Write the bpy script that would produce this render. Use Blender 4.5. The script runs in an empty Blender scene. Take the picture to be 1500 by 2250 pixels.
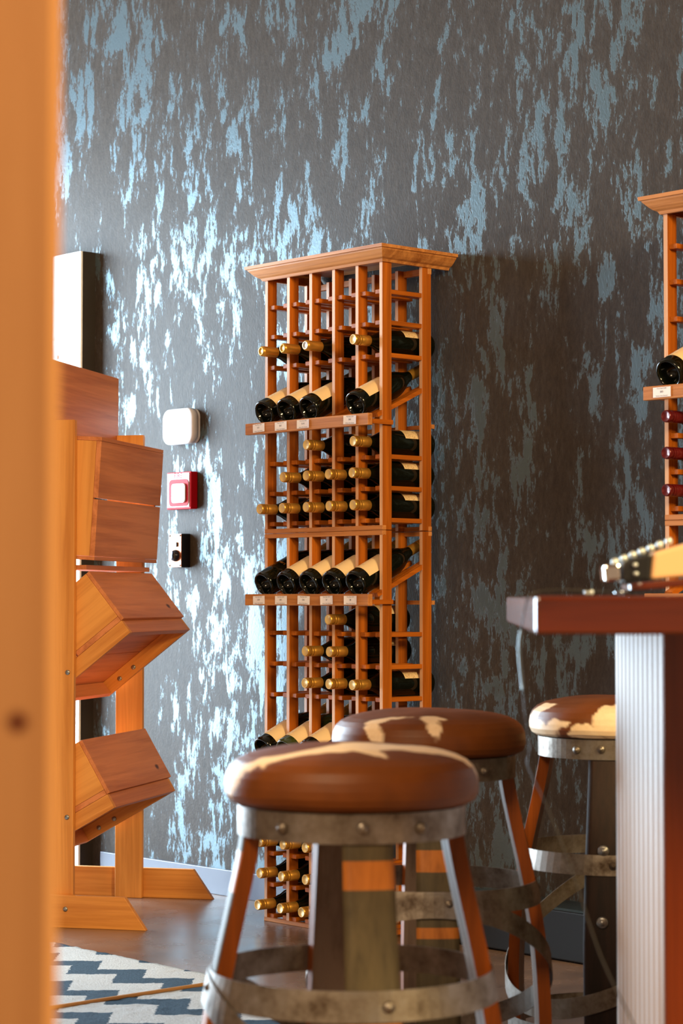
import bpy, bmesh, math, random
from mathutils import Vector, Matrix, noise
random.seed(7)
SC = bpy.context.scene
COL = SC.collection
PI = math.pi

# ------------------------------------------------------------------ camera
F = Vector((-.7431, .6691, 0)); R = Vector((.6691, .7431, 0)); UP = Vector((0, 0, 1))
CAM = Vector((4.535, -4.477, .976)); FPX = 4770.0; HOR = 1312.0
pitch = math.atan((HOR - 1125) / FPX)
cam = bpy.data.cameras.new('camera'); co = bpy.data.objects.new('camera', cam); COL.objects.link(co)
fw = (F * math.cos(pitch) + UP * math.sin(pitch)).normalized()
co.location = CAM
co.rotation_euler = fw.to_track_quat('-Z', 'Y').to_euler()
cam.sensor_fit = 'VERTICAL'; cam.sensor_height = 36; cam.lens = FPX / 2250 * 36
cam.dof.use_dof = True; cam.dof.focus_distance = 6.25; cam.dof.aperture_fstop = 6.3
cam.clip_start = .05
SC.camera = co

# ------------------------------------------------------------------ light
W = bpy.data.worlds.new('world'); SC.world = W; W.use_nodes = True
W.node_tree.nodes['Background'].inputs[0].default_value = (.55, .75, 1, 1)
W.node_tree.nodes['Background'].inputs[1].default_value = 2.0
def area(name, loc, direction, sx, sy, power, color):
    l = bpy.data.lights.new(name, 'AREA'); l.shape = 'RECTANGLE'; l.size = sx; l.size_y = sy
    l.energy = power; l.color = color
    o = bpy.data.objects.new(name, l); COL.objects.link(o); o.location = loc
    o.rotation_euler = Vector(direction).to_track_quat('-Z', 'Y').to_euler()
    return o
area('window_daylight', (-3.45, -1.15, 1.42), (1, 0, 0), 2.2, 2.55, 640, (.66, .85, 1))
area('warm_fill', (5.6, -1.9, 2.9), (-.75, -.1, -.65), 1.0, 1.0, 290, (1, .75, .36))  # unseen warm fill, added to brighten the right-facing sides
area('warm_fill', (3.4, -5.4, 3.2), (-.3, .6, -.75), 1.2, 1.2, 150, (1, .74, .44))  # second unseen fill, added to light faces turned toward the camera
SC.view_settings.view_transform = 'Standard'; SC.view_settings.look = 'None'
SC.view_settings.gamma = 1; SC.view_settings.use_curve_mapping = False
SC.view_settings.exposure = 0.0

# ------------------------------------------------------------------ helpers
def P(px, py, Z):
    """point of the room seen at a pixel of the photograph at forward distance Z"""
    return CAM + F * Z + R * ((px - 750) / FPX * Z) + UP * ((HOR - py) / FPX * Z)
def PY(px, py, Y):
    u = (px - 750) / FPX; d = F + R * u; t = (Y - CAM.y) / d.y
    return CAM + d * t + UP * ((HOR - py) / FPX * t)

def lin(c):
    c /= 255.0
    return c / 12.92 if c <= .04045 else ((c + .055) / 1.055) ** 2.4
def rgb(r, g, b): return (lin(r), lin(g), lin(b), 1)

def mat(name, base, rough=.5, metal=0, coat=0, spec=.5):
    m = bpy.data.materials.new(name); m.use_nodes = True
    b = m.node_tree.nodes['Principled BSDF']
    b.inputs['Base Color'].default_value = base; b.inputs['Roughness'].default_value = rough
    b.inputs['Metallic'].default_value = metal; b.inputs['Coat Weight'].default_value = coat
    b.inputs['Coat Roughness'].default_value = .15
    b.inputs['Specular IOR Level'].default_value = spec
    return m
class NT:
    def __init__(s, m): s.t = m.node_tree; s.b = s.t.nodes['Principled BSDF']
    def n(s, kind, **kw):
        nd = s.t.nodes.new(kind)
        for k, v in kw.items(): setattr(nd, k, v)
        return nd
    def l(s, a, b): s.t.links.new(a, b)
    def coord(s, scale=(1, 1, 1), which='Object', rot=(0, 0, 0), loc=(0, 0, 0)):
        tc = s.n('ShaderNodeTexCoord'); mp = s.n('ShaderNodeMapping')
        mp.inputs['Scale'].default_value = scale; mp.inputs['Rotation'].default_value = rot
        mp.inputs['Location'].default_value = loc
        s.l(tc.outputs[which], mp.inputs[0]); return mp.outputs[0]
    def noise(s, vec, scale=1, detail=4, rough=.55, dist=0):
        nd = s.n('ShaderNodeTexNoise'); nd.inputs['Scale'].default_value = scale
        nd.inputs['Detail'].default_value = detail; nd.inputs['Roughness'].default_value = rough
        nd.inputs['Distortion'].default_value = dist; s.l(vec, nd.inputs['Vector']); return nd.outputs['Fac']
    def ramp(s, fac, stops):
        r = s.n('ShaderNodeValToRGB'); e = r.color_ramp.elements
        while len(e) < len(stops): e.new(.5)
        for k, (p, c) in enumerate(stops): e[k].position = p; e[k].color = c
        s.l(fac, r.inputs[0]); return r.outputs[0]
    def math(s, op, a, b=None, c=None):
        m = s.n('ShaderNodeMath', operation=op)
        for k, v in enumerate((a, b, c)):
            if v is None: continue
            if isinstance(v, (int, float)): m.inputs[k].default_value = v
            else: s.l(v, m.inputs[k])
        return m.outputs[0]
    def mix(s, fac, a, b):
        m = s.n('ShaderNodeMix', data_type='RGBA')
        if isinstance(fac, (int, float)): m.inputs[0].default_value = fac
        else: s.l(fac, m.inputs[0])
        for i, v in ((6, a), (7, b)):
            if isinstance(v, tuple): m.inputs[i].default_value = v
            else: s.l(v, m.inputs[i])
        return m.outputs[2]
    def bump(s, h, strength=.3, dist=.01):
        b = s.n('ShaderNodeBump'); b.inputs['Strength'].default_value = strength
        b.inputs['Distance'].default_value = dist; s.l(h, b.inputs['Height'])
        s.l(b.outputs[0], s.b.inputs['Normal'])

def wood(name, dark, light, axis='z', rough=.42, scale=1.0, coat=.0, knots=True, contrast=.5):
    m = mat(name, light, rough, coat=coat, spec=.3); t = NT(m)
    i = 'xyz'.index(axis)
    sc = [34 * scale] * 3; sc[i] = 1.6 * scale
    v = t.coord(tuple(sc)); a = t.noise(v, 1, 5, .6, .8)
    sf = [220 * scale] * 3; sf[i] = 5 * scale
    f = t.noise(t.coord(tuple(sf)), 1, 3)
    sl = [5.] * 3; sl[i] = 1.2
    big = t.noise(t.coord(tuple(sl)), 1, 2)
    h = t.math('ADD', t.math('MULTIPLY', a, .62), t.math('MULTIPLY', f, .2))
    h = t.math('ADD', h, t.math('MULTIPLY', big, .3))
    c = t.ramp(h, [(.5 - contrast * .25, dark), (.5 + contrast * .3, light)])
    if scale < 1:
        vo = t.n('ShaderNodeTexVoronoi'); vo.inputs['Scale'].default_value = 6.5
        ks = [1., 1., 1.]; ks[i] = .55
        t.l(t.coord(tuple(ks), loc=(.31, .17, .43)), vo.inputs['Vector'])
        kf = t.math('ADD', vo.outputs['Distance'], t.math('MULTIPLY', t.math('SUBTRACT', a, .5), .08))
        c = t.mix(t.ramp(kf, [(.045, (1, 1, 1, 1)), (.085, (0, 0, 0, 1))]), c, tuple(q * .28 for q in dark[:3]) + (1,))
    t.l(c, t.b.inputs['Base Color']); t.bump(f, .12, .002)
    return m

class MB:
    def __init__(s): s.bm = bmesh.new(); s.mi = 0
    def box(s, x0, x1, y0, y1, z0, z1, M=None):
        vs = [Vector((x, y, z)) for x in (x0, x1) for y in (y0, y1) for z in (z0, z1)]
        if M: vs = [M @ v for v in vs]
        v = [s.bm.verts.new(p) for p in vs]
        for f in ((0, 1, 3, 2), (4, 6, 7, 5), (0, 4, 5, 1), (2, 3, 7, 6), (0, 2, 6, 4), (1, 5, 7, 3)):
            s.bm.faces.new([v[k] for k in f]).material_index = s.mi
        return s
    def prism(s, pts, a0, a1, f):
        """polygon pts (u,v) swept from a0 to a1; f(u,v,a) gives the point"""
        A = [s.bm.verts.new(f(u, v, a0)) for u, v in pts]; B = [s.bm.verts.new(f(u, v, a1)) for u, v in pts]
        n = len(pts)
        s.bm.faces.new(A); s.bm.faces.new(B[::-1])
        for k in range(n): s.bm.faces.new((A[k], B[k], B[(k + 1) % n], A[(k + 1) % n]))
        return s
    def lathe(s, prof, seg=32, M=None, a0=0, a1=2 * PI, smooth=True):
        full = abs(a1 - a0 - 2 * PI) < 1e-6
        cnt = seg if full else seg + 1
        rings = []
        for r, z in prof:
            if r < 1e-6: rings.append([s.bm.verts.new((M @ Vector((0, 0, z))) if M else (0, 0, z))]); continue
            ring = []
            for k in range(cnt):
                a = a0 + (a1 - a0) * k / seg
                p = Vector((r * math.cos(a), r * math.sin(a), z))
                ring.append(s.bm.verts.new(M @ p if M else p))
            rings.append(ring)
        for A, B in zip(rings, rings[1:]):
            for k in range(seg):
                k2 = (k + 1) % cnt
                if len(A) == 1 and len(B) == 1: continue
                if len(A) == 1: vs = (A[0], B[k], B[k2])
                elif len(B) == 1: vs = (A[k], A[k2], B[0])
                else: vs = (A[k], A[k2], B[k2], B[k])
                f = s.bm.faces.new(vs); f.smooth = smooth; f.material_index = s.mi
        return s
    def tube(s, pts, r, seg=8, closed=False):
        pts = [Vector(p) for p in pts]; rings = []; n = len(pts)
        for i, p in enumerate(pts):
            d = (pts[min(i + 1, n - 1)] - pts[max(i - 1, 0)]).normalized()
            ref = UP if abs(d.z) < .9 else Vector((1, 0, 0))
            a = d.cross(ref).normalized(); b = d.cross(a)
            rr = r[i] if isinstance(r, (list, tuple)) else r
            rings.append([s.bm.verts.new(p + (a * math.cos(2 * PI * k / seg) + b * math.sin(2 * PI * k / seg)) * rr) for k in range(seg)])
        for A, B in zip(rings, rings[1:]):
            for k in range(seg):
                f = s.bm.faces.new((A[k], A[(k + 1) % seg], B[(k + 1) % seg], B[k])); f.smooth = True
        s.bm.faces.new(rings[0]); s.bm.faces.new(rings[-1][::-1])
        return s
    def done(s, name, m, parent=None, loc=None, M=None, bevel=0, seg=2):
        bmesh.ops.remove_doubles(s.bm, verts=s.bm.verts, dist=1e-6)
        bmesh.ops.recalc_face_normals(s.bm, faces=s.bm.faces)
        if bevel:
            ed = [e for e in s.bm.edges if len(e.link_faces) == 2 and e.calc_face_angle(0) > .6]
            bmesh.ops.bevel(s.bm, geom=ed, offset=bevel, segments=seg, profile=.5, affect='EDGES', clamp_overlap=True)
        me = bpy.data.meshes.new(name); s.bm.to_mesh(me); s.bm.free()
        for mm in (m if isinstance(m, (list, tuple)) else [m]): me.materials.append(mm)
        o = bpy.data.objects.new(name, me); COL.objects.link(o)
        if parent: o.parent = parent
        if M is not None: o.matrix_local = M
        if loc is not None: o.location = loc
        return o
def tag(o, label=None, cat=None, group=None, kind=None):
    if label: o['label'] = label
    if cat: o['category'] = cat
    if group: o['group'] = group
    if kind: o['kind'] = kind
    return o
def thing(name, label, cat, M=None, group=None):
    o = bpy.data.objects.new(name, None); COL.objects.link(o); o.empty_display_size = .05
    if M is not None: o.matrix_world = M
    return tag(o, label, cat, group)
def copy_tree(o, parent=None):
    c = o.copy(); COL.objects.link(c)
    if parent: c.parent = parent
    for ch in list(o.children): copy_tree(ch, c)
    return c
def frame(origin, x, y, z):
    M = Matrix.Identity(4)
    for i, v in enumerate((x, y, z)):
        for k in range(3): M[k][i] = v[k]
    M.translation = origin; return M
def text_bm(body, size, align='CENTER'):
    cu = bpy.data.curves.new('lettering', 'FONT'); cu.body = body; cu.size = size
    cu.align_x = align; cu.align_y = 'CENTER'; cu.resolution_u = 2
    ob = bpy.data.objects.new('lettering', cu); COL.objects.link(ob)
    dg = bpy.context.evaluated_depsgraph_get(); me = bpy.data.meshes.new_from_object(ob.evaluated_get(dg))
    bpy.data.objects.remove(ob); bm = bmesh.new(); bm.from_mesh(me); bpy.data.meshes.remove(me)
    return bm

# ------------------------------------------------------------------ materials
RD, RL = rgb(112, 48, 4), rgb(202, 110, 28)
W_z = wood('redwood_upright', RD, RL, 'z', .4, contrast=.7)
W_f = wood('redwood_sheen_front', rgb(200, 142, 104), rgb(240, 194, 158), 'z', .4)  # paler stile fronts: window sheen put into the wood colour
W_y = wood('redwood_crosswise', RD, RL, 'y', .4, contrast=.7)
W_x = wood('redwood_lengthwise', rgb(150, 82, 36), rgb(216, 146, 84), 'x', .4)
PD, PL = rgb(178, 104, 40), rgb(224, 152, 76)
PN_x = wood('cedar_x', PD, PL, 'x', .5, .6); PN_y = wood('cedar_y', PD, PL, 'y', .5, .6); PN_z = wood('cedar_z', PD, PL, 'z', .5, .6)
PK_y = wood('cedar_pink', rgb(158, 84, 42), rgb(210, 130, 80), 'y', .5, .6)
M_bolt = mat('galvanised_bolt', rgb(150, 150, 150), .35, .9)
M_glass = mat('bottle_glass', (.003, .004, .002, 1), .07, 0, 0, .4)
M_glassg = mat('green_bottle_glass', (.03, .045, .008, 1), .06, 0, .6)
M_gold = mat('gold_screwcap', rgb(214, 160, 70), .32, .75)
M_goldend = mat('gold_cap_end', rgb(230, 196, 130), .45, .35)
M_silver = mat('silver_cap_end', rgb(220, 218, 210), .3, .8)
M_red = mat('wine_red_screwcap', rgb(96, 14, 20), .28, .3, .3)
M_white = mat('white_plastic', rgb(236, 236, 238), .35)
M_black = mat('black_plastic', rgb(18, 18, 20), .35)
M_ink = mat('dark_ink', rgb(70, 55, 60), .6)
M_gink = mat('gold_ink', rgb(190, 120, 40), .4, .5)
M_card = mat('white_card', rgb(252, 244, 244), .35)
def paper():
    m = mat('cream_label', rgb(226, 190, 140), .55); t = NT(m)
    v = t.coord((60, 60, 60)); a = t.noise(v, 1.2, 6, .75, 2.5)
    tc = t.n('ShaderNodeTexCoord'); sp = t.n('ShaderNodeSeparateXYZ'); t.l(tc.outputs['Object'], sp.inputs[0])
    band = t.ramp(sp.outputs['X'], [(.0, (0, 0, 0, 1)), (.012, (1, 1, 1, 1))])
    k = t.math('MULTIPLY', t.ramp(a, [(.5, (0, 0, 0, 1)), (.56, (1, 1, 1, 1))]), .45)
    k = t.math('MULTIPLY', k, t.math('SUBTRACT', 1.0, band))
    t.l(t.mix(k, rgb(244, 212, 164), rgb(128, 88, 60)), t.b.inputs['Base Color']); return m
M_label = paper()
M_steel = mat('hoop_steel', rgb(140, 132, 124), .38, .8)
t = NT(M_steel); s1 = t.noise(t.coord((18, 18, 18)), 1, 6, .7)
t.l(t.ramp(s1, [(.3, rgb(72, 58, 46)), (.5, rgb(122, 112, 102)), (.7, rgb(150, 144, 138))]), t.b.inputs['Base Color'])
t.l(t.ramp(s1, [(.3, (.6,) * 3 + (1,)), (.65, (.32,) * 3 + (1,))]), t.b.inputs['Roughness'])

# ------------------------------------------------------------------ the room
YW = .03; XL, XR, YF, H = -3.3, 6.9, -7.2, 3.5
def wallpaper():
    m = mat('distressed_wallpaper', rgb(70, 66, 66), .5, spec=.14); t = NT(m)
    sk = (0, math.radians(4), 0)
    v1 = t.coord((1, 1, .33), rot=sk); big = t.noise(v1, 17, 9, .68, .3)
    mid = t.noise(t.coord((1, 1, .36), rot=sk, loc=(5, 0, 3)), 8.5, 7, .66, .7)
    fine = t.noise(t.coord((1, 1, .32)), 60, 5, .7, .2)
    gr = t.noise(t.coord((1, 1, .6)), 190, 2, .6)
    reg = t.noise(t.coord((1, 1, .5), loc=(3, 1, 2)), 1.7, 2, .5)
    h = t.math('ADD', t.math('MULTIPLY', big, .46), t.math('MULTIPLY', mid, .30))
    h = t.math('ADD', h, t.math('MULTIPLY', fine, .24))
    h = t.math('ADD', h, t.math('MULTIPLY', t.math('SUBTRACT', reg, .5), .12))
    h = t.math('ADD', h, t.math('MULTIPLY', t.math('SUBTRACT', gr, .5), .07))
    flake = t.ramp(h, [(.520, (0, 0, 0, 1)), (.546, (1, 1, 1, 1))])
    soft = t.ramp(h, [(.47, (0, 0, 0, 1)), (.56, (1, 1, 1, 1))])
    ground = t.mix(t.noise(t.coord((1, 1, .4)), 75, 6, .85), rgb(16, 11, 8), rgb(88, 78, 70))
    ground = t.mix(t.math('MULTIPLY', soft, .4), ground, rgb(84, 82, 82))
    c = t.mix(flake, ground, rgb(98, 114, 121))
    t.l(c, t.b.inputs['Base Color'])
    t.l(t.math('MULTIPLY', flake, .6), t.b.inputs['Metallic'])
    t.l(t.ramp(flake, [(0, (.55,) * 3 + (1,)), (1, (.42,) * 3 + (1,))]), t.b.inputs['Roughness'])
    t.bump(t.math('ADD', t.math('MULTIPLY', flake, .5), gr), .3, .002)
    return m
def concrete():
    m = mat('polished_concrete', rgb(110, 88, 72), .22); t = NT(m)
    a = t.noise(t.coord((1, 1, 1)), 2.2, 7, .65, .3); b = t.noise(t.coord((1, 1, 1)), 7, 3, .5)
    h = t.math('ADD', t.math('MULTIPLY', a, .75), t.math('MULTIPLY', b, .25))
    t.l(t.ramp(h, [(.35, rgb(84, 66, 56)), (.65, rgb(132, 106, 90))]), t.b.inputs['Base Color'])
    t.l(t.ramp(b, [(.3, (.22,) * 3 + (1,)), (.7, (.3,) * 3 + (1,))]), t.b.inputs['Roughness'])
    return m
M_plaster = mat('warm_plaster', rgb(196, 172, 150), .8)
M_ceil = mat('ceiling_paint', rgb(150, 120, 96), .8)
M_dark = mat('dark_bronze_frame', rgb(52, 46, 42), .4, .2)
tag(MB().box(XL - .3, XR + .3, YF - .3, YW + .3, -.1, 0).done('floor', concrete()), kind='structure')
tag(MB().box(XL - .3, XR + .3, YF - .3, YW + .3, H, H + .1).done('ceiling', M_ceil), kind='structure')
tag(MB().box(XL - .3, XR + .3, YW, YW + .2, 0, H).done('wall_back', wallpaper()), kind='structure')
tag(MB().box(XR, XR + .2, YF, YW, 0, H).done('wall_right', M_plaster), kind='structure')
tag(MB().box(XL - .3, XR + .3, YF - .2, YF, 0, H).done('wall_front', M_plaster), kind='structure')
wl = MB()                                              # left wall with one wide window opening
wl.box(XL - .15, XL, -2.3, YW, 2.72, H).box(XL - .15, XL, -2.3, YW, 0, .12)
wl.box(XL - .15, XL, YF, -2.3, 0, H).box(XL - .15, XL, -.03, YW, .12, 2.72)
tag(wl.done('wall_left', M_plaster), kind='structure')
wf = MB()
for y in (-2.28, -1.15, -.05): wf.box(XL - .12, XL - .04, y - .02, y + .02, .12, 2.72)
for z in (.14, 2.70): wf.box(XL - .12, XL - .04, -2.3, -.03, z - .02, z + .02)
tag(wf.done('window_1', M_dark), kind='structure')
M_base = mat('dark_base', rgb(84, 88, 104), .3)
tag(MB().box(-1.72, XR, YW - .014, YW, 0, .085).done('baseboard_back', M_base, bevel=.002), kind='structure')

# white-faced door standing proud of the wallpapered wall, dark edge
dX1 = PY(175, 800, YW - .062).x; dz = 2.205
M_door = mat('gloss_white_door', rgb(244, 246, 250), .22, 0, .4)
dr = MB().box(dX1 - .95, dX1, YW - .053, YW, 0, dz).done('door_1', M_dark); tag(dr, kind='structure')
MB().box(dX1 - .95, dX1 - .001, YW - .062, YW - .0535, .0, dz).done('door_leaf', M_door, dr, bevel=.001)
MB().box(dX1 - .6, dX1 - .14, YW - .066, YW - .0625, 1.83, 1.845).box(dX1 - .6, dX1 - .14, YW - .066, YW - .0625, 1.9, 1.905).done('door_rail', M_white, dr)

# long low black box along the wall right of the rack
M_navy = mat('black_low_box', rgb(6, 8, 12), .6)
o = MB().box(.03, 2.6, YW - .15, YW - .015, 0.004, .135).done('floor_box', M_navy, bevel=.004)
tag(o, 'long low black box along the foot of the wallpapered wall behind the stools', 'floor box')
MB().box(.035, 2.595, YW - .145, YW - .02, .1355, .142).done('lit_top', mat('lit_top_teal', rgb(44, 60, 68), .3), o)  # thin teal slab paints the lit upper edge of the black box

# ------------------------------------------------------------------ wine racks
RW, RF, RB = .525, -.235, -.04                        # width, front plane, back plane
SW, SDp = .014, .036
SX = [-RW + SW / 2 + i * (RW - SW) / 5 for i in range(6)]
ROWS_U = [1.857, 1.767, 1.673, 1.380, 1.289, 1.197]
ROWS_L = [.868, .775, .682, .389, .296, .203, .110, .017]
SLOPE = math.radians(24.5); cs, sn = math.cos(SLOPE), math.sin(SLOPE)
LEDGES = [1.466, .951, .458]
def make_rack():
    t = thing('wine_rack', 'x', 'wine rack')
    for x in SX:
        for z0, z1 in ((1.169, 1.941), (.0, 1.167)):
            for y0, y1 in ((RF, RF + SDp), (RB - SDp, RB)):
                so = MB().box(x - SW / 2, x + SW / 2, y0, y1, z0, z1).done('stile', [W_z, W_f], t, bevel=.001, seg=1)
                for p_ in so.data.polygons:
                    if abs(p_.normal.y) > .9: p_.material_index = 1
    rw = .024
    for i, x in enumerate(SX):
        L = 0 if i == 0 else rw; Rr = 0 if i == 5 else rw
        for z in ROWS_U + ROWS_L:
            m = MB()
            if L: m.box(x - SW / 2 - rw, x - SW / 2, RF + .006, RB, z - .0065, z + .0065)
            if Rr: m.box(x + SW / 2, x + SW / 2 + rw, RF + .006, RB, z - .0065, z + .0065)
            if i == 5: m.box(x + SW / 2 - .012, x + SW / 2 - .002, RF + SDp, RB - SDp, z - .0065, z + .0065)
            m.done('bottle_rail', W_y, t, bevel=.001, seg=1)
        for lz in LEDGES:
            oy, oz = RF - .055 + .0423 * sn, lz + .061 - .0423 * cs
            m = MB()
            for a, b in ((x - SW / 2 - L, x - SW / 2), (x + SW / 2, x + SW / 2 + Rr)):
                if i == 5 and Rr == 0 and a > x: a, b = x + SW / 2 - .012, x + SW / 2 - .002
                if b - a < .001: continue
                s0, s1 = .022, .25
                p = [(oy + s0 * cs, oz + s0 * sn), (oy + s1 * cs, oz + s1 * sn)]
                nx, nz = -sn * .0065, cs * .0065
                pts = [(p[0][0] + nx, p[0][1] + nz), (p[1][0] + nx, p[1][1] + nz), (p[1][0] - nx, p[1][1] - nz), (p[0][0] - nx, p[0][1] - nz)]
                m.prism(pts, a, b, lambda u, v, q: (q, u, v))
            m.done('sloped_rail', W_y, t)
    for lz in LEDGES:
        MB().box(-RW - .012, .012, RF - .068, RF - .050, lz, lz + .034).done('display_ledge', W_x, t, bevel=.0015, seg=1)
        for x0 in (-RW - .0125, .0005):
            MB().box(x0, x0 + .012, RF - .0495, RF + .03, lz + .005, lz + .018).done('ledge_support', W_y, t)
        MB().box(-RW, 0, RB + .0005, RB + .013, lz + .003, lz + .015).done('cross_bar', W_x, t)
    for z0, z1 in ((1.1685, 1.182), (1.154, 1.1675), (0.0, .012)):
        MB().box(-RW, .001, RF - .001, RF + .013, z0, z1).done('cross_bar', W_x, t, bevel=.001, seg=1)
        MB().box(-RW, .001, RB - .012, RB + .001, z0, z1).done('cross_bar', W_x, t, bevel=.001, seg=1)
    MB().box(-RW, .001, RB - .014, RB + .001, 1.922, 1.9405).done('cross_bar', W_x, t, bevel=.001, seg=1)
    # crown moulding swept along the front and both sides
    prof = [(-.004, 1.940), (.006, 1.940), (.010, 1.947), (.018, 1.951), (.026, 1.958), (.033, 1.966), (.037, 1.970), (.039, 1.974), (.0445, 1.975), (.0455, 1.984), (-.004, 1.984)]
    m = MB(); loops = []
    for off, z in prof:
        loops.append([m.bm.verts.new(p) for p in ((-RW - off, YW - .003, z), (-RW - off, RF - off, z), (off, RF - off, z), (off, YW - .003, z))])
    for A, B in zip(loops, loops[1:]):
        for k in range(3): m.bm.faces.new((A[k], A[k + 1], B[k + 1], B[k]))
    m.done('crown_moulding', W_x, t)
    MB().box(-RW + .004, -.004, RF + .004, YW - .004, 1.976, 1.983).done('top_board', W_x, t)
    return t
rack1 = make_rack()
rack1['label'] = 'tall redwood wine rack with crown moulding, centre of the wall, holding gold-capped bottles'
rack2 = copy_tree(rack1); RX2 = 1.035 + RW
rack2.location.x = RX2
rack2['label'] = 'matching redwood wine rack cut off by the right edge of the photo, holding red-capped bottles'
for r_ in (rack1, rack2): r_['group'] = 'redwood wine racks on the wallpapered wall'

# ------------------------------------------------------------------ bottles
BR = .0402
BP = [(0, .034), (.008, .0335), (.016, .030), (.0225, .023), (.0275, .013), (.0305, .004), (.0325, .0008), (.035, 0), (.038, .0022), (BR, .009), (BR, .06), (BR, .120), (BR, .150),
      (.0390, .164), (.0350, .180), (.0290, .195), (.0225, .209), (.0178, .222), (.0150, .236), (.0142, .25), (.0142, .29), (0, .29)]
def make_bottle(cap='screw', capm=None, endm=None, label=True, glass=None):
    t = thing('wine_bottle', 'x', 'wine bottle')
    MB().lathe(BP, 36).done('glass_body', glass or M_glass, t)
    m = MB()
    if cap == 'screw':
        pr = [(.0152, .234), (.0156, .236), (.0156, .268), (.0148, .269), (.0148, .2705), (.0157, .272), (.0157, .276), (.0148, .277), (.0148, .2785), (.0157, .280), (.0157, .291), (.0150, .2945), (.0138, .2955)]
    else:
        pr = [(.0150, .232), (.0152, .25), (.0156, .275), (.0157, .287), (.0150, .2925), (.0125, .2955), (.011, .2957)]
    m.lathe(pr, 28).done('capsule', capm or M_gold, t)
    rr, zz = pr[-1]
    MB().lathe([(rr, zz), (rr * .86, zz + .0002), (rr * .8, zz - .0008), (0, zz - .0008)], 28).done('cap_end', endm or M_goldend, t)
    if label:
        m = MB(); m.lathe([(BR + .0004, .030), (BR + .0004, .122)], 24, a0=-PI / 2 - 1.15, a1=-PI / 2 + 1.25)
        m.done('paper_label', M_label, t)
    return t
def wrap_text(parent, body, size, ang, z, mtl, flip=1, down=False):
    """lettering wrapped round the bottle body (text runs along the bottle)"""
    bm = text_bm(body, size)
    for v in bm.verts:
        if down: a, zz = -PI / 2 + ang + v.co.x / BR * flip, z + v.co.y
        else: a, zz = -PI / 2 + ang - v.co.y / BR * flip, z + v.co.x
        v.co = Vector(((BR + .0008) * math.cos(a), (BR + .0008) * math.sin(a), zz))
    me = bpy.data.meshes.new('lettering'); bm.to_mesh(me); bm.free(); me.materials.append(mtl)
    o = bpy.data.objects.new('lettering', me); COL.objects.link(o); o.parent = parent; return o
def colx(c, x0): return x0 + (SX[c] + SX[c + 1]) / 2
def display_M(x, lz):
    Z = Vector((0, cs, sn)); X = Vector((1, 0, 0)); return frame(Vector((x, RF - .055, lz + .061)), X, Z.cross(X), Z)
def rail_M(x, z, out=.0, roll=0, yaw=0):
    Z = Vector((yaw, -1, 0)).normalized(); X = Z.cross(UP) * -1; X = Vector((-1, 0, 0)) if yaw == 0 else X.normalized()
    Y = Z.cross(X)
    M = frame(Vector((x, RF - .066 - out + .2955, z + .0065 + .0366)), X, Y, Z)
    return M @ Matrix.Rotation(roll, 4, 'Z')
ordn = ['leftmost', 'second-from-left', 'middle', 'second-from-right', 'rightmost']
used = {}
def place(kind, M, label, group):
    if kind not in used:
        mk = {'disp': lambda: make_bottle('screw', M_gold, M_goldend),
              'screw': lambda: make_bottle('screw', M_gold, M_goldend),
              'foil': lambda: make_bottle('foil', M_gold, M_gold),
              'foilsilver': lambda: make_bottle('foil', M_gold, M_silver),
              'red': lambda: make_bottle('screw', M_red, M_red, label=False),
              'dispg': lambda: make_bottle('screw', M_gold, M_goldend, glass=M_glassg),
              'goldtext': lambda: make_bottle('screw', M_gold, M_goldend, label=False)}[kind]
        used[kind] = mk(); o = used[kind]
        if kind == 'screw': wrap_text(o, 'CŒ', .017, .62, .098, M_ink, down=True)
        if kind == 'goldtext':
            wrap_text(o, 'inners', .015, .28, .085, M_gink, down=True); wrap_text(o, 'S', .018, .0, .060, M_gink, down=True)
    else: o = copy_tree(used[kind])
    o.matrix_world = M; tag(o, label, 'wine bottle', group); return o
gD = 'bottles tilted on the display ledges of the central rack'; gH = 'gold-capped bottles lying in the central rack'
for c in (0, 1, 2, 4):
    place('disp', display_M(colx(c, 0), LEDGES[0]), f'dark bottle with cream label tilted on the upper ledge of the central rack, {ordn[c]} column', gD)
place('goldtext', display_M(colx(0, 0), LEDGES[1]), 'black wine bottle with gold lettering and no paper label, leftmost on the middle display ledge', gD)
for c in (1, 2, 3, 4):
    place('disp', display_M(colx(c, 0), LEDGES[1]), f'dark bottle with cream label tilted on the middle ledge of the central rack, {ordn[c]} column', gD)
for c in (0, 1, 2):
    place('dispg' if c == 1 else 'disp', display_M(colx(c, 0), LEDGES[2]), f'bottle with cream label on the lowest ledge behind the stool seat, {ordn[c]} column', gD)
rowname = {1.673: 'in the row just above the upper ledge', 1.380: 'in the first row below the upper ledge',
           1.289: 'in the second row below the upper ledge', 1.197: 'in the third row below the upper ledge',
           .868: 'in the first row below the middle ledge', .775: 'in the second row below the middle ledge',
           .682: 'in the third row below the middle ledge', .203: 'third row up from the floor',
           .110: 'second row up from the floor', .017: 'in the bottom row just above the floor'}
for z, cols in ((1.673, (0, 1, 2, 4)), (1.380, (2, 4)), (1.289, (1, 2, 3, 4)), (1.197, (0, 1, 2, 3, 4)), (.868, (3,)), (.775, (2, 3)),
                (.682, (2, 3, 4)), (.203, (0, 1, 2)), (.110, (0, 1, 2)), (.017, (0, 1, 2))):
    for c in cols:
        kind = 'screw'; what = 'bottle with ringed gold screwcap'
        if z == 1.673 and c in (0, 1): kind = 'foil'; what = 'bottle with smooth gold foil'
        if z == 1.673 and c == 2: kind = 'foilsilver'; what = 'bottle with silver-topped gold foil'
        j = random.uniform(-.004, .004) + (.012 if z == .017 else 0)
        place(kind, rail_M(colx(c, 0), z, j, random.uniform(-.08, .08)), f'{what} {rowname[z]}, {ordn[c]} column', gH)
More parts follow.
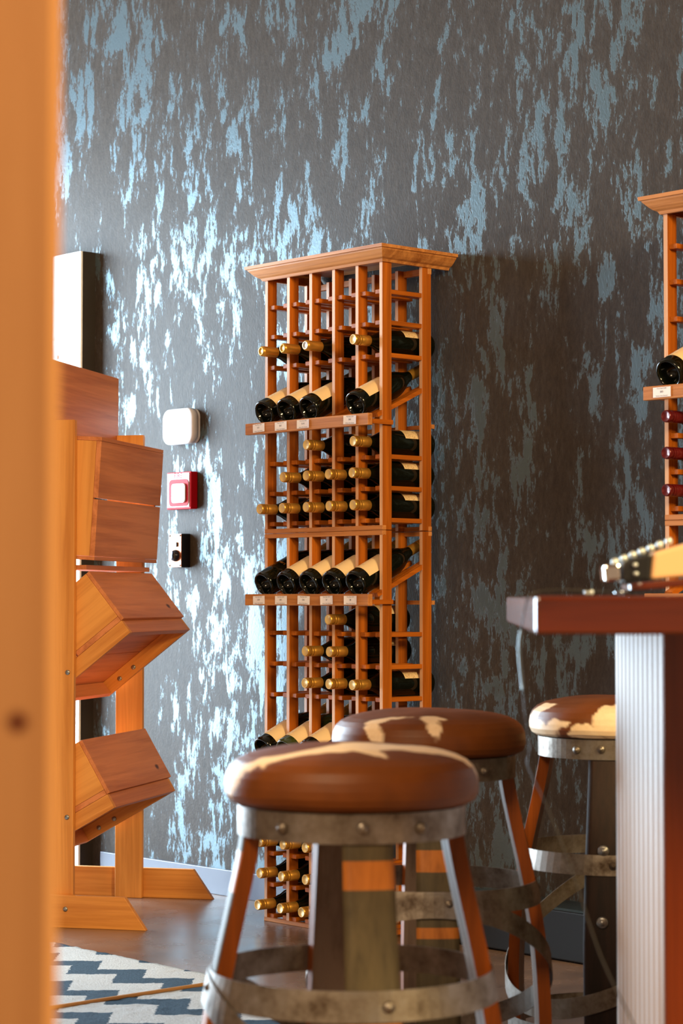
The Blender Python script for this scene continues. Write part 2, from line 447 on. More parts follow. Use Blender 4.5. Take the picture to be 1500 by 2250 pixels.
place('disp', display_M(colx(0, RX2), LEDGES[0]), 'wine bottle with cream label tilted on the display ledge of the right-hand rack', 'bottles in the right-hand rack')
for z, nm in ((1.380, 'topmost'), (1.289, 'middle'), (1.197, 'lowest')):
    place('red', rail_M(colx(0, RX2), z, .0), f'wine bottle with dark red screwcap in the right-hand rack, {nm} of the three', 'bottles in the right-hand rack')

# price cards on the ledges
M_sleeve = mat('glossy_sleeve', rgb(250, 242, 246), .12, 0, .8)
def card(x, z, price, label, top='Pinot Noir 2018', bottom='Nelson, New Zealand', tilt=0, sleeve=False, w=.054, h=.025):
    Y = RF - .0695
    t = thing('price_card', label, 'price card', Matrix.Translation((x, Y, z)) @ Matrix.Rotation(tilt, 4, 'Y'), 'price cards on the display ledges')
    m = MB()
    n = 6
    pts = []
    for k in range(n + 1):
        u = -w / 2 + w * k / n; pts.append((u, -.0004 - (.0016 * (abs(u) / (w / 2)) ** 3 if sleeve else 0)))
    for (a, ya), (b, yb) in zip(pts, pts[1:]):
        v = [m.bm.verts.new(p) for p in ((a, ya, -h / 2), (b, yb, -h / 2), (b, yb, h / 2), (a, ya, h / 2))]; m.bm.faces.new(v)
        v = [m.bm.verts.new(p) for p in ((a, ya + .0005, -h / 2), (a, ya + .0005, h / 2), (b, yb + .0005, h / 2), (b, yb + .0005, -h / 2))]; m.bm.faces.new(v)
    m.done('card', M_sleeve if sleeve else M_card, t)
    for body, size, zz in ((top, .0045, .0092), (price, .0068, .001), (bottom, .0042, -.0092)):
        bm = text_bm(body, size)
        for v in bm.verts: v.co = Vector((v.co.x, -.0012, v.co.y + zz))
        me = bpy.data.meshes.new('lettering'); bm.to_mesh(me); bm.free(); me.materials.append(M_ink)
        o = bpy.data.objects.new('lettering', me); COL.objects.link(o); o.parent = t
for c, pr in ((0, '$35'), (1, '$55'), (2, '$145'), (4, '$45')):
    card(colx(c, 0) - .004, LEDGES[0] + .018, pr, f'small white price card on the upper display ledge, below the {ordn[c]} bottle column', tilt=.02 * (c - 2), sleeve=c in (2, 4))
for c, pr in ((0, '$38'), (1, '$32'), (2, '$36'), (3, '$7'), (4, '$8')):
    card(colx(c, 0) - .002, LEDGES[1] + .016, pr, f'small white price card on the middle display ledge, below the {ordn[c]} bottle column', tilt=.03 * ((c * 7) % 3 - 1), sleeve=c >= 3)
card(colx(0, RX2) - .008, LEDGES[0] + .017, '$85', 'small white price card on the ledge of the right-hand rack', w=.056)

# ------------------------------------------------------------------ things on the wall
def wall_frame(x0, y0, x1, y1, depth):
    a = PY(x0, (y0 + y1) / 2, YW - depth); b = PY(x1, (y0 + y1) / 2, YW - depth)
    zt = PY((x0 + x1) / 2, y0, YW - depth).z; zb = PY((x0 + x1) / 2, y1, YW - depth).z
    return a.x, b.x, zb, zt
def rounded(w, h, r, n=6):
    pts = []
    for cx, cz, a in ((w - r, h - r, 0), (-w + r, h - r, PI / 2), (-w + r, -h + r, PI), (w - r, -h + r, 1.5 * PI)):
        for k in range(n + 1): q = a + PI / 2 * k / n; pts.append((cx + r * math.cos(q), cz + r * math.sin(q)))
    return pts
x0, x1, z0, z1 = wall_frame(356, 897, 423, 976, .035)
w, h = (x1 - x0) / 2, (z1 - z0) / 2; cx, cz = (x0 + x1) / 2, (z0 + z1) / 2
t_ = thing('wall_speaker', 'white rounded-square plastic box on the wallpaper, topmost of the three fittings', 'wall fitting', Matrix.Translation((cx, YW, cz)))
MB().prism(rounded(w * .96, h * .97, .03), -.001, -.012, lambda u, v, a: (u, a, v)).done('back_plate', M_white, t_, bevel=.001)
m = MB(); L = []
for sc, y in ((1, -.0125), (1, -.030), (.985, -.034), (.95, -.037), (.7, -.0385)):
    L.append([m.bm.verts.new((u * sc, y, v * sc)) for u, v in rounded(w, h, .035)])
for A, B in zip(L, L[1:]):
    for k in range(len(A)): m.bm.faces.new((A[k], A[(k + 1) % len(A)], B[(k + 1) % len(A)], B[k])).smooth = True
m.bm.faces.new(L[-1]); m.bm.faces.new(L[0][::-1])
m.done('cover', M_white, t_)
x0, x1, z0, z1 = wall_frame(366, 1037, 419, 1119, .03)
w, h = (x1 - x0) / 2, (z1 - z0) / 2; cx, cz = (x0 + x1) / 2, (z0 + z1) / 2
M_alarm = mat('alarm_red', rgb(178, 8, 24), .5, 0, 0, .12); M_wgl = mat('gloss_white', rgb(206, 190, 192), .35, 0, .1)
t_ = thing('fire_alarm_pull', 'red fire alarm pull station with white handle on the wallpaper', 'fire alarm', Matrix.Translation((cx, YW, cz)))
MB().box(-w, w, -.030, -.001, -h, h).done('housing', M_alarm, t_, bevel=.003)
MB().box(-w * .93, w * .9, -.0325, -.0305, -h * .9, h * .94).done('face_plate', M_wgl, t_, bevel=.001)
MB().prism(rounded(w * .8, h * .72, .016), -.033, -.0345, lambda u, v, a: (u + w * .06, a, v - h * .12)).done('handle_surround', M_alarm, t_)
MB().prism(rounded(w * .56, h * .52, .012), -.0348, -.041, lambda u, v, a: (u + w * .14, a, v - h * .15)).done('handle', M_wgl, t_, bevel=.001)
MB().box(-w * .02, w * .06, -.0418, -.0412, -h * .6, h * .2).done('handle_line', mat('grey_line', rgb(170, 190, 190), .4), t_)
bm = text_bm('FIRE', .026)
for v in bm.verts: v.co = Vector((v.co.x, -.0332, v.co.y + h * .78))
me = bpy.data.meshes.new('lettering'); bm.to_mesh(me); bm.free(); me.materials.append(M_alarm)
o = bpy.data.objects.new('lettering', me); COL.objects.link(o); o.parent = t_
x0, x1, z0, z1 = wall_frame(372, 1173, 400, 1247, .035)
w, h = (x1 - x0) / 2, (z1 - z0) / 2; cx, cz = (x0 + x1) / 2, (z0 + z1) / 2
t_ = thing('wall_switch', 'narrow black wall control with polished copper face and round knob, lowest of the three fittings', 'wall switch', Matrix.Translation((cx, YW, cz)))
MB().box(-w, w, -.036, -.001, -h, h).done('housing', M_black, t_, bevel=.001)
MB().box(-w * .97, w * .97, -.0385, -.0365, -h * .98, h * .98).done('face_plate', mat('copper_plate', rgb(190, 118, 84), .3, .6), t_, bevel=.0008)
MB().box(-w * .12, w * .42, -.044, -.039, h * .22, h * .5).done('button', mat('grey_button', rgb(90, 100, 112), .3), t_, bevel=.001)
MB().lathe([(.020, 0), (.020, .004), (.017, .012), (.010, .017), (0, .018)], 24, M=frame(Vector((w * .15, -.039, -h * .3)), Vector((1, 0, 0)), Vector((0, 0, 1)), Vector((0, -1, 0)))).done('knob', mat('chrome_knob', rgb(60, 62, 70), .12, .9), t_)
for sz in (1, -1):
    for sx in (1, -1):
        MB().lathe([(.0035, 0), (.0035, .001), (0, .0015)], 10, M=frame(Vector((sx * w * .8, -.0386, sz * h * .88)), Vector((1, 0, 0)), Vector((0, 0, 1)), Vector((0, -1, 0)))).done('screw', M_black, t_)

# ------------------------------------------------------------------ cedar display stand with tilted crates
ca, sa = .972, .2334
Fr = R * ca - F * sa; Dd = R * sa + F * ca                 # stand axes: Fr to the right, Dd away from the camera
O = CAM + R * -.796 + F * 6.47; O.z = 0
SM = frame(O, Fr, Dd, UP)                                  # local x = Fr, y = Dd, z up
st = thing('display_stand', 'cedar display stand with two posts on splayed feet holding three tilted crates', 'display stand', SM)
dR = .633
for y0, nm in ((0, 0), (dR, 1)):
    MB().box(-.092, 0, y0, y0 + .02, .0 if nm else .0, 1.506).done('post', PN_z, st, bevel=.002)
for y0 in (-.0205, dR + .0205):
    pts = [(-.327, 0), (.235, 0), (.168, .095), (-.26, .095)]
    MB().prism(pts, y0, y0 + .02, lambda u, v, a: (u, a, v)).done('foot', PN_x, st, bevel=.0015)
MB().box(-.112, -.0925, -.0, dR + .02, 1.475, 1.695).done('header_board', PK_y, st, bevel=.001)
def bolt(parent, x, y, z, d, r=.0075):
    Z = Vector(d); X = Vector((0, 0, 1)) if abs(Z.z) < .9 else Vector((1, 0, 0)); Y = Z.cross(X)
    return MB().lathe([(r, 0), (r, .0015), (r * .6, .003), (0, .0035)], 14, M=frame(Vector((x, y, z)), X, Y, Z)).done('bolt', M_bolt, parent)
for z in (.752, .323): bolt(st, -.019, 0, z, (0, -1, 0))
bolt(st, -.015, -.0205, .055, (0, -1, 0))
CB = {'x': wood('cedar_end', rgb(168, 92, 40), rgb(214, 136, 76), 'x', .5, .6)}
def crate_unit(A, ang, label, tray=True):
    """A = lower right corner of the crate's end face (x, z); v1 out of the bottom, v2 down along it"""
    a = math.radians(ang); v1 = Vector((math.cos(a), 0, -math.sin(a))); v2 = Vector((-math.sin(a), 0, -math.cos(a)))
    y0, y1 = .022, .612
    # local frame: x = v1, y = Dd, z = -v2
    M = frame(Vector((A[0], 0, A[1])), v1, Vector((0, 1, 0)), -v2)
    T = .178; LN = .345; th = .014
    cr = thing('wooden_crate', label, 'crate', SM @ M, 'cedar crates on the display stand')
    MB().box(-T, -.016, y0, y0 + th, -LN, 0).done('side_panel', PN_z, cr, bevel=.001)
    MB().box(-T, -.016, y1 - th, y1, -LN, 0).done('side_panel', PN_z, cr, bevel=.001)
    MB().box(-T, .0, y0 + .001, y1 - .001, .0005, .012).done('end_panel', PK_y, cr, bevel=.001)
    MB().box(-T, .0, y0 + .001, y1 - .001, -LN - .012, -LN - .0005).done('end_panel', PK_y, cr, bevel=.001)
    MB().box(-.0155, 0, y0, y1, -LN / 2 + .002, 0).done('bottom_board', PK_y, cr, bevel=.001)
    MB().box(-.0155, 0, y0, y1, -LN, -LN / 2 - .002).done('bottom_board', PK_y, cr, bevel=.001)
    if tray:
        tr = MB()
        for a0, a1, b0, b1, nm in ((y0, y0 + .018, -LN, .0, 's'), (y1 - .018, y1, -LN, .0, 's')):
            MB().box(.0005, .046, a0, a1, b0 - .004, b1 + .002).done('tray_rail', PN_z, st, M=M, bevel=.001)
        MB().box(.0005, .046, y0 + .0185, y1 - .0185, -.016, .002).done('tray_end', PK_y, st, M=M, bevel=.001)
        MB().box(.0005, .046, y0 + .0185, y1 - .0185, -LN - .004, -LN + .014).done('tray_end', PK_y, st, M=M, bevel=.001)
        tr.bm.free()
        for q in (-.20, -.26):
            p = M @ Vector((.026, y1 - .018, q - .02)); b = bolt(st, p.x, p.y, p.z, (0, -1, 0))
    return cr
crate_unit((.0765, 1.442), 3.5, 'upright cedar crate at the top of the display stand, two boards facing right', tray=False)
MB().box(-.10, .03, .022, .612, 1.058, 1.072).done('tray_end', PK_y, st)
MB().prism([(-.09, 1.0), (0, 1.0), (0, 1.056), (-.09, 1.056), (-.075, 1.02)], .614, .632, lambda u, v, a: (u, a, v)).done('tray_rail', PN_x, st)
crate_unit((.139, .906), 51.6, 'cedar crate tipped steeply in the middle of the display stand')
crate_unit((.0965, .391), 60, 'cedar crate tipped at the bottom of the display stand, end board with two knots')

# ------------------------------------------------------------------ rugs
def rug(name, x0, x1, y0, y1, phase, label, hem):
    m = mat(name, (1, 1, 1, 1), .95, spec=.1); t = NT(m)
    tc = t.n('ShaderNodeTexCoord'); pos = t.n('ShaderNodeSeparateXYZ'); t.l(tc.outputs['Object'], pos.inputs[0])
    wob = t.math('MULTIPLY', t.math('SUBTRACT', t.noise(t.coord((1, 1, 1)), 120, 3, .7), .5), .022)
    # u along R, v along F, measured from the reference corner of the zigzag
    ref = CAM + F * 5.80 + R * -.6335
    dx = t.math('SUBTRACT', pos.outputs['X'], ref.x); dy = t.math('SUBTRACT', pos.outputs['Y'], ref.y)
    u = t.math('ADD', t.math('MULTIPLY', dx, R.x), t.math('MULTIPLY', dy, R.y))
    v = t.math('ADD', t.math('MULTIPLY', dx, F.x), t.math('MULTIPLY', dy, F.y))
    p = t.math('MULTIPLY', t.math('ADD', u, v), .5); q = t.math('MULTIPLY', t.math('SUBTRACT', u, v), .5)
    s = .13
    tri = t.math('PINGPONG', t.math('ADD', q, s * 40 + phase[1]), s / 2)
    tt = t.math('MULTIPLY', t.math('ADD', p, tri), -1)
    tt = t.math('ADD', t.math('ADD', tt, wob), .17 * 60 + phase[0])
    md = t.math('MODULO', tt, .17)
    blue = t.math('LESS_THAN', md, .072)
    fz = t.noise(t.coord((1, 1, 1)), 150, 4, .8)
    cw = t.mix(fz, rgb(170, 162, 152), rgb(255, 254, 250)); cb = t.mix(fz, rgb(22, 34, 46), rgb(92, 116, 134))
    t.l(t.mix(blue, cw, cb), t.b.inputs['Base Color']); t.bump(fz, 1.0, .015)
    mb = MB(); nx, ny = 120, 90
    g = [[mb.bm.verts.new((x0 + (x1 - x0) * i / nx, y0 + (y1 - y0) * j / ny, .012 + .0025 * noise.noise(Vector((x0 + (x1 - x0) * i / nx, y0 + (y1 - y0) * j / ny, 0)) * 40))) for j in range(ny + 1)] for i in range(nx + 1)]
    for i in range(nx):
        for j in range(ny): mb.bm.faces.new((g[i][j], g[i + 1][j], g[i + 1][j + 1], g[i][j + 1])).smooth = True
    ring = [g[i][0] for i in range(nx + 1)] + [g[nx][j] for j in range(1, ny + 1)] + [g[i][ny] for i in range(nx - 1, -1, -1)] + [g[0][j] for j in range(ny - 1, 0, -1)]
    low = [mb.bm.verts.new((v_.co.x, v_.co.y, .0)) for v_ in ring]
    for k in range(len(ring)): mb.bm.faces.new((ring[k], low[k], low[(k + 1) % len(ring)], ring[(k + 1) % len(ring)]))
    mb.bm.faces.new(low)
    o = mb.done(name, m); tag(o, label, 'rug', 'zigzag rugs')
    if hem:
        MB().tube([(x1 + .004, y0, .0125), (x1 + .004, y1, .0125)], .0065, 8).done('hem', mat('tan_hem', rgb(206, 150, 92), .8), o)
    return o
rug('zigzag_rug', -1.2, .262, -2.4, -.987, (0, 0), 'white and slate blue zigzag rug with tan hem, beside the display stand', True)
rug('zigzag_rug', .2735, 1.2, -2.4, -.987, (.034, -.0185), 'white and slate blue zigzag rug partly behind the front stool', False)

# ------------------------------------------------------------------ stools
def rout(z):
    K = [(0, .228), (.15, .236), (.31, .227), (.43, .206), (.55, .179), (.63, .162), (.70, .156)]
    for (a, ra), (b, rb) in zip(K, K[1:]):
        if z <= b:
            q = (z - a) / (b - a); return ra + (rb - ra) * q
    return K[-1][1]
def rsm(z): return sum(rout(max(0, z + d)) for d in (-.05, -.025, 0, .025, .05)) / 5
M_orange = wood('stave_cut_edge', rgb(80, 36, 5), rgb(150, 74, 15), 'z', .35, contrast=.7)
M_stave = wood('stave_weathered', rgb(46, 38, 24), rgb(90, 78, 54), 'z', .6, contrast=.7)
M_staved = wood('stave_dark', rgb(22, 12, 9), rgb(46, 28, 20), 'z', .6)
M_band = wood('stave_band', rgb(140, 78, 20), rgb(182, 108, 40), 'z', .5)
M_edge = wood('stave_inside_dark', rgb(74, 54, 42), rgb(118, 98, 84), 'z', .45)
M_under = mat('seat_board', rgb(20, 17, 15), .7)
def leg(parent, th, bands, outer):
    m = MB(); hw = .041; nz, na = 34, 6; top = .668
    rows = []
    for i in range(nz + 1):
        z = top * i / nz; r = rsm(z); hwz = hw * (1 - .12 * abs(z - .25) / .4)
        rows.append((z, [(r, th + (k / na * 2 - 1) * hwz / r) for k in range(na + 1)], [(r - .024, th + (k / na * 2 - 1) * hwz / r) for k in range(na + 1)]))
    vo, vi = [], []
    for z, o_, i_ in rows:
        vo.append([m.bm.verts.new((r * math.cos(a), r * math.sin(a), z)) for r, a in o_])
        vi.append([m.bm.verts.new((r * math.cos(a), r * math.sin(a), z)) for r, a in i_])
    for i in range(nz):
        zc = top * (i + .5) / nz; mi = 1 if any(a < zc < b for a, b in bands) else 0
        for k in range(na):
            f = m.bm.faces.new((vo[i][k], vo[i][k + 1], vo[i + 1][k + 1], vo[i + 1][k])); f.material_index = mi; f.smooth = True
            f = m.bm.faces.new((vi[i][k], vi[i + 1][k], vi[i + 1][k + 1], vi[i][k + 1])); f.material_index = 3; f.smooth = True
        for k in (0, na):
            f = m.bm.faces.new((vo[i][k], vi[i][k], vi[i + 1][k], vo[i + 1][k])); f.material_index = 2
    for i in (0, nz):
        for k in range(na): m.bm.faces.new((vo[i][k], vo[i][k + 1], vi[i][k + 1], vi[i][k])).material_index = 2
    o = m.done('leg', [outer, M_band, M_orange, M_edge], parent)
    for p in o.data.polygons:
        if p.material_index == 2: p.use_smooth = False
    return o
def hoop(parent, zf, name='hoop', hh=.021, add=.0012, seg=72, rfix=None):
    m = MB(); V = []
    for k in range(seg):
        a = 2 * PI * k / seg; z = zf(a); q = []
        for dz_, dr_ in ((-hh, 0), (hh, 0), (hh, .0022), (-hh, .0022)):
            r = (rfix or rsm(z + dz_)) + add + dr_; q.append(m.bm.verts.new((r * math.cos(a), r * math.sin(a), z + dz_)))
        V.append(q)
    for k in range(seg):
        A, B = V[k], V[(k + 1) % seg]
        for j in range(4):
            f = m.bm.faces.new((A[j], A[(j + 1) % 4], B[(j + 1) % 4], B[j])); f.smooth = j in (0, 2) or j in (1, 3)
            f.smooth = (j in (0, 2)) is False
    return m.done(name, M_steel, parent)
def rivet(parent, a, z, r=.0085, add=.0035, big=False):
    rr = rsm(z) + add
    Z = Vector((math.cos(a), math.sin(a), 0)); X = UP; Y = Z.cross(X)
    return MB().lathe([(r, -.002), (r, .002), (r * .75, .004), (r * .55, .0042), (r * .5, .006), (0, .0075)], 14, M=frame(Z * rr + UP * z, X, Y, Z)).done('rivet', M_bolt if big else M_steel, parent)
M_hide = mat('cowhide', rgb(120, 60, 30), .46, spec=.28)
t = NT(M_hide); at_ = t.n('ShaderNodeVertexColor'); at_.layer_name = 'hide'
hn = t.noise(t.coord((60, 60, 60)), 1, 5, .7); hf = t.noise(t.coord((420, 420, 420)), 1, 3, .7)
brown = t.mix(t.noise(t.coord((9, 9, 9)), 1, 4), rgb(54, 24, 6), rgb(134, 72, 20))
white = t.mix(hn, rgb(226, 190, 146), rgb(246, 224, 194))
t.l(t.mix(at_.outputs['Color'], brown, white), t.b.inputs['Base Color']); t.bump(hf, .25, .001)
def cushion(parent, fn):
    prof = [(0, .7605), (.03, .7605), (.06, .760), (.09, .7585), (.115, .7555), (.135, .7515), (.154, .7465), (.169, .7395), (.179, .730), (.1845, .718), (.1865, .705), (.1862, .693), (.1815, .683), (.172, .677), (.16, .6755), (0, .6755)]
    dense = []
    for (a, b), (c, d) in zip(prof, prof[1:]):
        n = 7
        for k in range(n): dense.append((a + (c - a) * k / n, b + (d - b) * k / n))
    dense.append(prof[-1])
    mb = MB().lathe(dense, 220)
    for v in mb.bm.verts:
        n_ = noise.noise(v.co * 9) * .0022 + noise.noise(v.co * 22) * .0008
        if v.co.z > .68: v.co.z += n_
    o = mb.done('cushion', M_hide, parent)
    ca_ = o.data.color_attributes.new('hide', 'FLOAT_COLOR', 'POINT')
    for i, v in enumerate(o.data.vertices):
        p = v.co.copy()
        w = Vector((noise.noise(p * 14), noise.noise(p * 14 + Vector((7, 3, 1))), noise.noise(p * 14 + Vector((1, 9, 4))))) * .016
        w += Vector((noise.noise(p * 60), noise.noise(p * 60 + Vector((7, 3, 1))), noise.noise(p * 60 + Vector((1, 9, 4))))) * .006
        g_ = fn(p + w); g_ = min(1, max(0, .5 + g_ / .004)); ca_.data[i].color = (g_, g_, g_, 1)
    return o
def seg_d(p, a, b, ra, rb):
    a = Vector(a); b = Vector(b); d = b - a; q = max(0, min(1, (p - a).dot(d) / d.dot(d)))
    return (ra + (rb - ra) * q) - (p - (a + d * q)).length
def path_fn(segs): return lambda p: max(seg_d(p, *s_) for s_ in segs)
def make_stool(Z, px, label, rot, fn, bandsN, outerN, tilt_phi, low_hoop=True, big=False):
    c = CAM + F * Z + R * ((px - 750) / FPX * Z); c.z = 0
    # local x = R (right in the photo), local y = F (away)
    t_ = thing('bar_stool', label, 'bar stool', frame(c, R, F, UP), 'barrel-stave bar stools at the counter')
    cushion(t_, fn)
    MB().lathe([(0, .6745), (.152, .6745), (.152, .655), (0, .655)], 40).done('seat_board', M_under, t_)
    for k in range(4):
        th = -PI / 2 + rot + k * PI / 2
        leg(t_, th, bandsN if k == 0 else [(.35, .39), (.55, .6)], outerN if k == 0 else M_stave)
        rivet(t_, th + .1, .415); 
        if k == 0: rivet(t_, th - .05, .655, add=.009)
    rivet(t_, -PI / 2 - .62, .652, add=.0085); rivet(t_, -PI / 2 + .62, .652, add=.0085)
    hoop(t_, lambda a: .653, rfix=.1635, add=.0015)
    hoop(t_, lambda a: .416)
    hoop(t_, lambda a: .262 + .150 * math.cos(a - tilt_phi), add=.0042)
    if low_hoop: hoop(t_, lambda a: .055, add=.0012)
    if big:
        for z in (.445, .30): rivet(t_, -PI / 2 + rot, z, .0125, .0015, True)
    return t_
fn1 = path_fn([((-.172, -.07, .705), (-.155, -.095, .74), .014, .024), ((-.155, -.095, .74), (-.10, -.095, .755), .024, .018), ((-.11, -.10, .755), (-.02, -.085, .76), .018, .022),
               ((-.03, -.085, .76), (.03, -.03, .76), .034, .055), ((.03, -.02, .76), (.14, -.03, .755), .055, .034), ((.12, .0, .757), (.172, -.02, .73), .03, .01), ((.02, -.10, .76), (.04, -.135, .752), .020, .006)])
fn2 = path_fn([((-.125, -.115, .752), (.01, -.15, .749), .014, .010), ((-.118, -.128, .744), (-.105, -.15, .718), .017, .010), ((-.105, -.152, .72), (-.096, -.16, .698), .011, .009),
               ((-.005, -.15, .748), (.004, -.178, .733), .020, .014), ((.004, -.178, .733), (.008, -.187, .704), .013, .006)])
fn3 = path_fn([((-.03, -.175, .715), (.12, -.13, .715), .042, .05), ((-.10, -.155, .690), (.10, -.15, .69), .02, .04), ((.03, -.16, .735), (.16, -.1, .735), .028, .03), ((-.178, -.02, .70), (-.165, -.075, .69), .035, .028),
               ((-.165, -.04, .735), (-.12, -.09, .753), .022, .004), ((-.15, -.10, .685), (-.115, -.14, .715), .018, .004)])
make_stool(3.2, 772, 'cowhide bar stool nearest the camera, brown seat with a white streak across the top', math.radians(8), fn1, [(.575, .615), (.335, .395)], M_stave, PI)
make_stool(4.2, 941, 'cowhide bar stool behind the front one, dark brown seat with two cream drips', math.radians(2), fn2, [(.478, .512), (.345, .38), (.40, .43)], M_stave, -PI / 2)
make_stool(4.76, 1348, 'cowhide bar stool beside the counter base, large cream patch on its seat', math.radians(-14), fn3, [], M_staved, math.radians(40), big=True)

# ------------------------------------------------------------------ counter
d2 = (R * .0486 + F).normalized(); r2 = (R - F * .0486).normalized()
cc = CAM + F * 2.6 + R * .2316; cc.z = 0
CM = frame(cc, r2, d2, UP)
M_ctop = wood('counter_top_wood', rgb(50, 13, 3), rgb(84, 30, 9), 'x', .16, coat=1.0)
M_side = mat('pale_ridged_panel', rgb(184, 160, 144), .45, spec=.25)
M_cbase = wood('counter_base_wood', rgb(70, 22, 3), rgb(112, 44, 10), 'z', .22, coat=.6)
ct = thing('counter', 'high reddish-brown wooden counter with thick top and grooved panelled base at the right edge', 'counter', CM)
MB().box(0, 1.25, 0, 1.26, .931, .9775).done('worktop', M_ctop, ct, bevel=.005, seg=3)
bx0, by0, by1 = .186, .30, 1.15
MB().box(bx0 + .012, .95, by0, by1, 0, .9305).done('base', M_cbase, ct, bevel=.002)
m = MB(); pts = []; nr = 11
for k in range(nr * 8 + 1):
    q = k / 8; pts.append((by0 + (by1 - by0) * q / nr, bx0 + .0055 - .0055 * math.cos(2 * PI * q) - .004 * math.cos(6 * PI * q + 1)))
top = [m.bm.verts.new((x, y, .9305)) for y, x in pts]; low = [m.bm.verts.new((x, y, 0)) for y, x in pts]
for k in range(len(pts) - 1): m.bm.faces.new((low[k], low[k + 1], top[k + 1], top[k])).smooth = True
e = [m.bm.verts.new((bx0 + .0115, y, z)) for y in (by0, by1) for z in (0, .9305)]
m.bm.faces.new((e[0], e[1], e[3], e[2])); m.bm.faces.new((low[0], top[0], e[1], e[0])); m.bm.faces.new((low[-1], e[2], e[3], top[-1]))
m.done('ridged_side_panel', M_side, ct)
MB().box(bx0 - .006, .95, by0 - .014, by0 - .0005, 0, .9305).done('front_panel', M_cbase, ct, bevel=.002)

# leather pouch, board and cord on the counter
Zp = 2.95; po = P(1338, 1300, Zp); po.z = .978
PM = frame(po, R, F, UP)
tb = thing('serving_board', 'thin reddish wooden board lying on the counter under the leather pouch', 'board', PM @ Matrix.Rotation(math.radians(-5), 4, 'Y'))
MB().prism(rounded(.12, .06, .02), .004, .014, lambda u, v, a: (u + .145, v + .02, a)).done('board', M_ctop, tb, bevel=.002)
MB().lathe([(.0, 0), (.012, 0), (.014, .003), (.010, .0045), (0, .005)], 20, M=Matrix.Translation((.02, 0, .001))).done('metal_foot', mat('chrome', rgb(190, 200, 206), .12, 1), tb)
tp = thing('leather_pouch', 'tan leather pouch with beaded top edge and bright metal clasp on the counter', 'pouch', PM @ Matrix.Rotation(math.radians(-5), 4, 'Y') @ Matrix.Translation((0, 0, .0165)))
M_tan = mat('tan_leather', rgb(214, 168, 120), .45)
MB().prism([(.055, .0), (.2, 0), (.2, .055), (.12, .047), (.062, .036)], -.02, .045, lambda u, v, a: (u, a, v)).done('body', M_tan, tp, bevel=.005, seg=3)
MB().prism([(.018, .0), (.0545, 0), (.060, .036), (.02, .027)], -.018, .043, lambda u, v, a: (u, a, v)).done('end_cap', M_black, tp, bevel=.003)
MB().box(-.006, .0175, -.012, .03, .002, .026).done('clasp', mat('bright_metal', rgb(230, 230, 224), .1, 1), tp, bevel=.004, seg=3)
for k in range(7):
    MB().lathe([(0, -.0055), (.004, -.004), (.0055, 0), (.004, .004), (0, .0055)], 12, M=Matrix.Translation((.012 + k * .0125, .0, .0285 + k * .0036))).done('bead', mat('pearl', rgb(200, 208, 210), .2, .5) if k == 0 else bpy.data.materials['pearl'], tp)
for zz in (.022, .010):
    MB().lathe([(.0, -.003), (.003, -.002), (.004, 0), (.003, .002), (0, .003)], 12, M=Matrix.Translation((.036, -.020, zz))).done('stud', bpy.data.materials['pearl'], tp)
def smooth_path(pts, n=8):
    out = []
    for i in range(len(pts) - 1):
        p0, p1, p2, p3 = pts[max(i - 1, 0)], pts[i], pts[i + 1], pts[min(i + 2, len(pts) - 1)]
        for k in range(n):
            s_ = k / n
            out.append(.5 * ((2 * p1) + (p2 - p0) * s_ + (2 * p0 - 5 * p1 + 4 * p2 - p3) * s_ ** 2 + (3 * p1 - p0 - 3 * p2 + p3) * s_ ** 3))
    out.append(pts[-1]); return out
cp = [P(1338, 1300, 2.95), P(1300, 1298, 2.93), P(1240, 1296, 2.9), P(1195, 1298, 2.86), P(1163, 1308, 2.84), P(1151, 1345, 2.82), P(1144, 1385, 2.82)]
for p in cp[:4]: p.z = max(p.z, .9825)
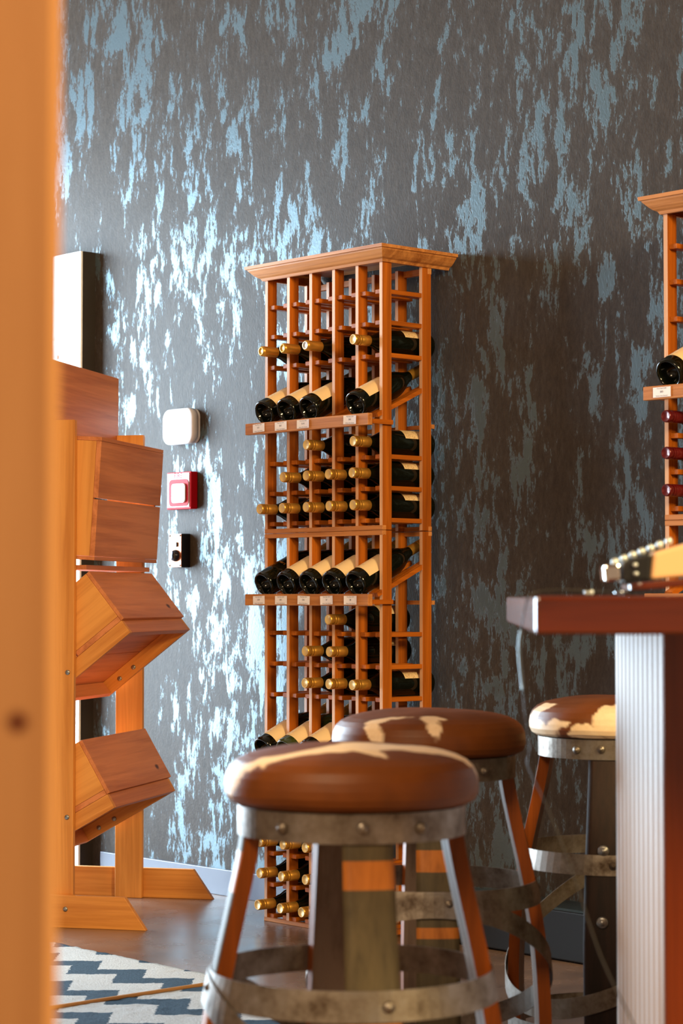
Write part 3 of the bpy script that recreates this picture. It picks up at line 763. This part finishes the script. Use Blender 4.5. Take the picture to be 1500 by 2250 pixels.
c2 = [P(1144, 1385, 2.82), P(1140, 1430, 2.82), P(1146, 1500, 2.82), P(1153, 1570, 2.8), P(1163, 1640, 2.78), P(1158, 1680, 2.76), P(1195, 1760, 2.7), P(1250, 1900, 2.64), P(1316, 2096, 2.55), P(1390, 2250, 2.48), P(1460, 2420, 2.42)]
last = c2[-1].copy(); last.z = .003; last += R * .12; c2.append(last); c2.append(last + R * .3)
c2[-1].z = .003
cord = MB().tube(smooth_path(cp + c2[1:]), .0010, 8).done('cord', mat('dark_cord', rgb(30, 25, 20), .5))
tag(cord, 'thin dark cord from the pouch hanging over the left end of the counter', 'cord')
MB().tube(smooth_path(c2[:3] + [c2[2] + (c2[3] - c2[2]) * .2]), .0022, 10).done('metal_sleeve', mat('steel_sleeve', rgb(130, 146, 152), .3, .8), cord)
for q in (.0, .006):
    MB().lathe([(0, -.004), (.003, -.003), (.004, 0), (.003, .003), (0, .004)], 12, M=Matrix.Translation(P(1288, 1300, 2.93) + R * q + UP * -.001)).done('ring', bpy.data.materials['pearl'], cord)

# ------------------------------------------------------------------ post close to the camera
pc = CAM + F * 1.2 + R * -.161; pc.z = 0
def post_mat():
    m = wood('pine_post', rgb(156, 104, 58), rgb(184, 132, 84), 'z', .8, 1.01, contrast=1.0); t = NT(m)
    src = t.b.inputs['Base Color'].links[0].from_socket
    tc = t.n('ShaderNodeTexCoord'); mp = t.n('ShaderNodeMapping'); mp.inputs['Location'].default_value = (.0175, 0, -.907); mp.inputs['Scale'].default_value = (1, 1, 1)
    t.l(tc.outputs['Object'], mp.inputs[0]); ln = t.n('ShaderNodeVectorMath', operation='LENGTH'); t.l(mp.outputs[0], ln.inputs[0])
    k = t.ramp(ln.outputs['Value'], [(.004, (1, 1, 1, 1)), (.0065, (0, 0, 0, 1))])
    t.l(t.mix(k, src, rgb(92, 40, 14)), t.b.inputs['Base Color']); return m
o = MB().box(-.22, 0, 0, .04, 0, H - .001).done('wooden_post', post_mat(), M=frame(pc, R, F, UP), bevel=.002)
tag(o, 'blurred pine post with one dark knot standing along the left edge of the photo', 'post')
